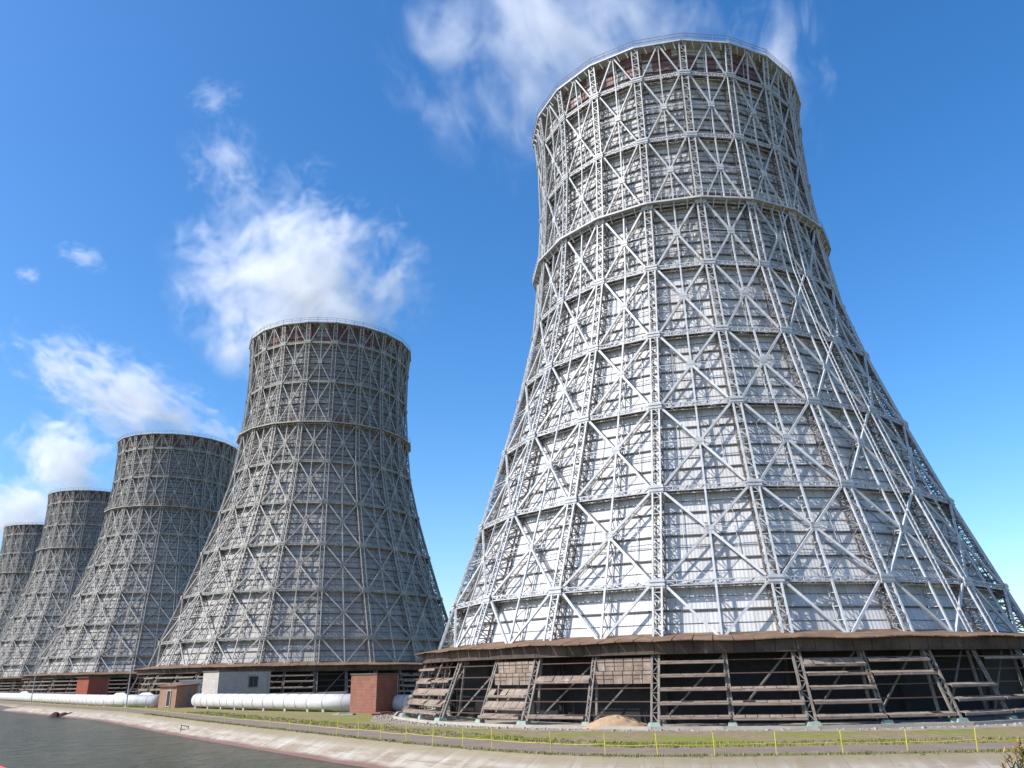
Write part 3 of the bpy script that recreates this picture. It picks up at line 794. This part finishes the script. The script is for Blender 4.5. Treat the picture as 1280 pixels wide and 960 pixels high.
# rocks with a pipe mouth in the canal, little frame on the bank
b = MB(); rnd = random.Random(8)
for k in range(3):
    cx, cy, s = k*1.5-1.2, rnd.uniform(-.6, .6), rnd.uniform(.7, 1.1)
    n0 = len(b.v); nn = 7
    for i, (rr, z) in enumerate(((1.1, -.6), (1., .1), (.75, .55), (.3, .8))):
        for j in range(nn):
            a = 2*math.pi*j/nn; q = rnd.uniform(.8, 1.15); b.v.append((cx+s*rr*q*math.cos(a), cy+s*rr*q*math.sin(a), z*s))
    for i in range(3):
        for j in range(nn): b.f.append((n0+i*nn+j, n0+i*nn+(j+1) % nn, n0+(i+1)*nn+(j+1) % nn, n0+(i+1)*nn+j))
    b.f.append(tuple(n0+3*nn+j for j in range(nn)))
o = b.build('boulders', m_noisy('dark_rock', (.10, .05, .04), (.06, .035, .03), 1.5, .9)); o.location = (-92.0, 173.5, -1.35); tag(o, 'dark reddish boulders at the water edge of the far bank', 'boulder')
b = MB(); b.bar((0, 0, 0), (0, 0, .9), .08); b.bar((.9, 0, -.2), (.9, 0, .75), .08); b.bar((0, 0, .85), (.9, 0, .7), .08); b.bar((0, 0, .4), (.9, 0, .3), .06)
o = b.build('gauge_frame', M['dark']); o.location = (-42.2, 108.2, -1.2); tag(o, 'small dark metal frame standing low on the concrete bank', 'frame')

# red railing on the near bank, bottom left
t = empty('red_railing', (-5.93, 9.0, 2.965)); tag(t, 'red railing corner at the very bottom left of the view', 'railing')
pa, pb = Vector((0, 0, 0)), Vector((2.6, -2.9, -.02))
H = 1.13
b = MB(); b.tube([pa+UP*H-(pb-pa)*.6, pb+UP*H], .017, 8); b.build('rail', M['red'], t)
b = MB(); b.tube([pa+UP*.6-(pb-pa)*.6, pb+UP*.6], .02, 8); b.build('rail', M['red'], t)
for f in (-.5, -.25, 0, .25, .5, .75, 1.):
    b = MB(); p = pa.lerp(pb, f) if f >= 0 else pa+(pb-pa)*f; b.tube([p, p+UP*H], .022, 8); b.build('post', M['red'], t)

# weed on the near bank, bottom right
t = empty('tall_weed', (5.36, 9.3, 3.02)); tag(t, 'bushy weed with dry orange tips at the bottom right corner', 'plant')
rnd = random.Random(21); st = MB(); lf = MB()
for k in range(26):
    an = rnd.uniform(0, 6.28); sp_ = rnd.uniform(.02, .2); hgt = rnd.uniform(.6, 1.02)
    q0 = Vector((rnd.uniform(-.08, .08), rnd.uniform(-.08, .08), 0)); q1 = q0+Vector((math.cos(an)*sp_*.5, math.sin(an)*sp_*.5, hgt*.6)); q2 = q1+Vector((math.cos(an)*sp_*.6, math.sin(an)*sp_*.6, hgt*.4))
    st.tube([q0, q1, q2], [.009, .006, .003], 5)
    for j in range(95):
        f = rnd.uniform(.25, 1.03); p = q0.lerp(q1, f/.6) if f < .6 else q1.lerp(q2, (f-.6)/.4)
        a2 = rnd.uniform(0, 6.28); L = rnd.uniform(.05, .12)*(1.25-f*.5); d = Vector((math.cos(a2), math.sin(a2), rnd.uniform(.3, 1.3))).normalized()*L
        s = d.cross(UP).normalized()*L*.11
        lf.poly([p, p+d*.5+s, p+d, p+d*.5-s], 1 if f > .86 and rnd.random() < .7 else 0)
st.build('stem', M['leaf'], t); lf.build('foliage', [M['leaf'], m_noisy('dry_flower', (.45, .24, .05), (.33, .2, .06), 6, .8)], t)

# ------------------------------------------------------------------ steam plumes
def steam_mat(name, dens, scale, cut, stretch, seed, core=.5, soft=.22, zg=.1):
    m = bpy.data.materials.new(name); m.use_nodes = True; nt = m.node_tree; nt.nodes.clear()
    g = NT.__new__(NT); g.m = m; g.t = nt
    out = nt.nodes.new('ShaderNodeOutputMaterial'); pv = nt.nodes.new('ShaderNodeVolumePrincipled')
    nt.links.new(pv.outputs[0], out.inputs['Volume'])
    pv.inputs['Color'].default_value = (.99, .99, .99, 1); pv.inputs['Anisotropy'].default_value = .25
    o = g.n('ShaderNodeTexCoord').outputs['Object']      # domain is a unit ball scaled to the plume's size
    ln = g.n('ShaderNodeVectorMath', operation='LENGTH'); g.l(o, ln.inputs[0])
    fall = g.math('SUBTRACT', 1.0, ln.outputs['Value'])   # 1 in the middle, 0 at the skin
    v = g.mapping(o, tuple(scale*s for s in stretch), (seed*3.1, seed*1.7, seed*.9))
    n1 = g.noise(v, 1.0, 7, .66, .55)
    sz = g.n('ShaderNodeSeparateXYZ'); g.l(o, sz.inputs[0])
    x = g.math('ADD', n1, g.math('MULTIPLY', g.math('SUBTRACT', fall, core), soft*2))
    x = g.math('SUBTRACT', x, g.math('MULTIPLY', sz.outputs[2], zg))
    d = g.math('MULTIPLY', g.math('SUBTRACT', x, cut), 6.0, clamp=True)
    edge = g.math('MULTIPLY', fall, 5.0, clamp=True)
    d = g.math('MULTIPLY', g.math('MULTIPLY', g.math('POWER', d, 1.4), edge), dens)
    nt.links.new(d, pv.inputs['Density'])
    m.cycles.volume_step_rate = 1.0
    return m
import bmesh
bm_ = bmesh.new(); bmesh.ops.create_icosphere(bm_, subdivisions=3, radius=1.0)
def steam(name, loc, size, rot, label, dens, scale=1.6, cut=.5, stretch=(1, 1, 1), seed=1, cat='steam', group=None, core=.45, soft=.14, zg=.1):
    me = bpy.data.meshes.new(name); bm_.to_mesh(me); me.materials.append(steam_mat(name+'_volume', dens, scale, cut, stretch, seed, core, soft, zg))
    o = link(name, me); o.location = loc; o.scale = size; o.rotation_euler = rot
    tag(o, label, cat, group); return o
GS = 'steam rising from the tower mouths'
STEAM = True
if STEAM:
    steam('steam_plume', (14, 148, 144), (48, 26, 48), (0, R(-16), 0), 'thin streaky steam rising behind the nearest tower', .06, 3.4, .485, (1.15, 1, .62), 11, group=GS, zg=-.02)
    steam('steam_plume', (62, 148, 136), (18, 14, 30), (0, R(10), 0), 'faint steam wisp right of the nearest tower mouth', .06, 2.0, .5, (1.2, 1, .7), 9, group=GS, zg=.03)
    steam('steam_plume', (-66, 229, 131), (50, 28, 46), (0, R(24), 0), 'large white steam plume over the second tower', .13, 4.0, .48, (1, 1, .85), 12, group=GS, zg=.10)
    steam('steam_plume', (-164, 322, 121), (76, 24, 23), (0, R(27), 0), 'long slanting steam plume drifting left over the middle tower', .12, 4.0, .475, (1.3, 1, .8), 3, group=GS, zg=.05)
    steam('steam_plume', (-238, 412, 118), (36, 28, 32), (0, R(35), 0), 'soft white steam plume over the second smallest tower', .10, 1.9, .45, (1, 1, 1), 4, group=GS, zg=.06)
    steam('steam_plume', (-316, 497, 108), (42, 28, 26), (0, R(20), 0), 'white steam plume at the left edge over the farthest tower', .10, 1.7, .44, (1, 1, 1), 5, group=GS, zg=.05)
    steam('steam_wisp', (-100, 236, 178), (20, 12, 20), (0, R(-25), 0), 'torn wisp of steam above and left of the second tower plume', .05, 3.0, .49, (1.2, 1, .7), 14, group='loose wisps of steam in the sky', zg=0)
    steam('steam_wisp', (-161, 264, 156), (13, 8, 6), (0, R(18), 0), 'small detached steam wisp left of the big plume', .08, 2.2, .47, (1, 1, 1), 6, group='loose wisps of steam in the sky', zg=0)
    steam('steam_wisp', (-111, 244, 212), (14, 9, 8), (0, R(-20), 0), 'faint small wisp high above the second tower', .05, 2.4, .48, (1, 1, 1), 7, group='loose wisps of steam in the sky', zg=0)
    steam('steam_wisp', (-182, 267, 150), (6, 5, 4), (0, 0, 0), 'tiny round wisp at the far left of the sky', .09, 1.8, .45, (1, 1, 1), 8, group='loose wisps of steam in the sky', zg=0)

# ------------------------------------------------------------------ light
SUN_AZ = R(-69); SUN_EL = R(40)                # azimuth from straight-behind the viewer, towards the left
sd = Vector((math.sin(SUN_AZ)*math.cos(SUN_EL), -math.cos(SUN_AZ)*math.cos(SUN_EL), math.sin(SUN_EL)))
L = bpy.data.lights.new('sun', 'SUN'); L.energy = 5.0; L.angle = R(.53); L.color = (1, .945, .87)
lo = link('sun', L); lo.rotation_euler = (-sd).to_track_quat('-Z', 'Y').to_euler(); lo.location = (-50, -20, 150)
w = bpy.data.worlds.new('World'); scene.world = w; w.use_nodes = True; nt = w.node_tree
bg = nt.nodes['Background']; sk = nt.nodes.new('ShaderNodeTexSky'); sk.sky_type = 'NISHITA'; sk.sun_disc = False
sk.sun_elevation = SUN_EL; sk.sun_rotation = math.atan2(sd.x, sd.y) % (2*math.pi)
sk.altitude = 0; sk.air_density = 1.0; sk.dust_density = 1.1; sk.ozone_density = 4.0
hs = nt.nodes.new('ShaderNodeHueSaturation'); hs.inputs['Saturation'].default_value = 1.28; hs.inputs['Hue'].default_value = .502; hs.inputs['Value'].default_value = 1.28
nt.links.new(sk.outputs[0], hs.inputs['Color']); nt.links.new(hs.outputs[0], bg.inputs['Color']); bg.inputs['Strength'].default_value = .15

# ------------------------------------------------------------------ camera
p_, r_ = .352065, -.0177324
Rv, U, F = Vector((1, 0, 0)), Vector((0, -math.sin(p_), math.cos(p_))), Vector((0, math.cos(p_), math.sin(p_)))
R2 = Rv*math.cos(r_)+U*math.sin(r_); U2 = U*math.cos(r_)-Rv*math.sin(r_)
cam = bpy.data.cameras.new('camera'); co = link('camera', cam)
co.matrix_world = Matrix(((R2.x, U2.x, -F.x, 0), (R2.y, U2.y, -F.y, 0), (R2.z, U2.z, -F.z, CZ), (0, 0, 0, 1)))
cam.sensor_width = 36; cam.lens = 995.28/1280*36; cam.clip_end = 20000; cam.clip_start = .1
scene.camera = co
vs = scene.view_settings; vs.view_transform = 'Standard'; vs.look = 'None'; vs.gamma = 1; vs.exposure = .28; vs.use_curve_mapping = False
cy = scene.cycles; cy.volume_bounces = 4; cy.max_bounces = 8; cy.volume_max_steps = 256; cy.use_denoising = True
scene.render.resolution_x = 1024; scene.render.resolution_y = 768
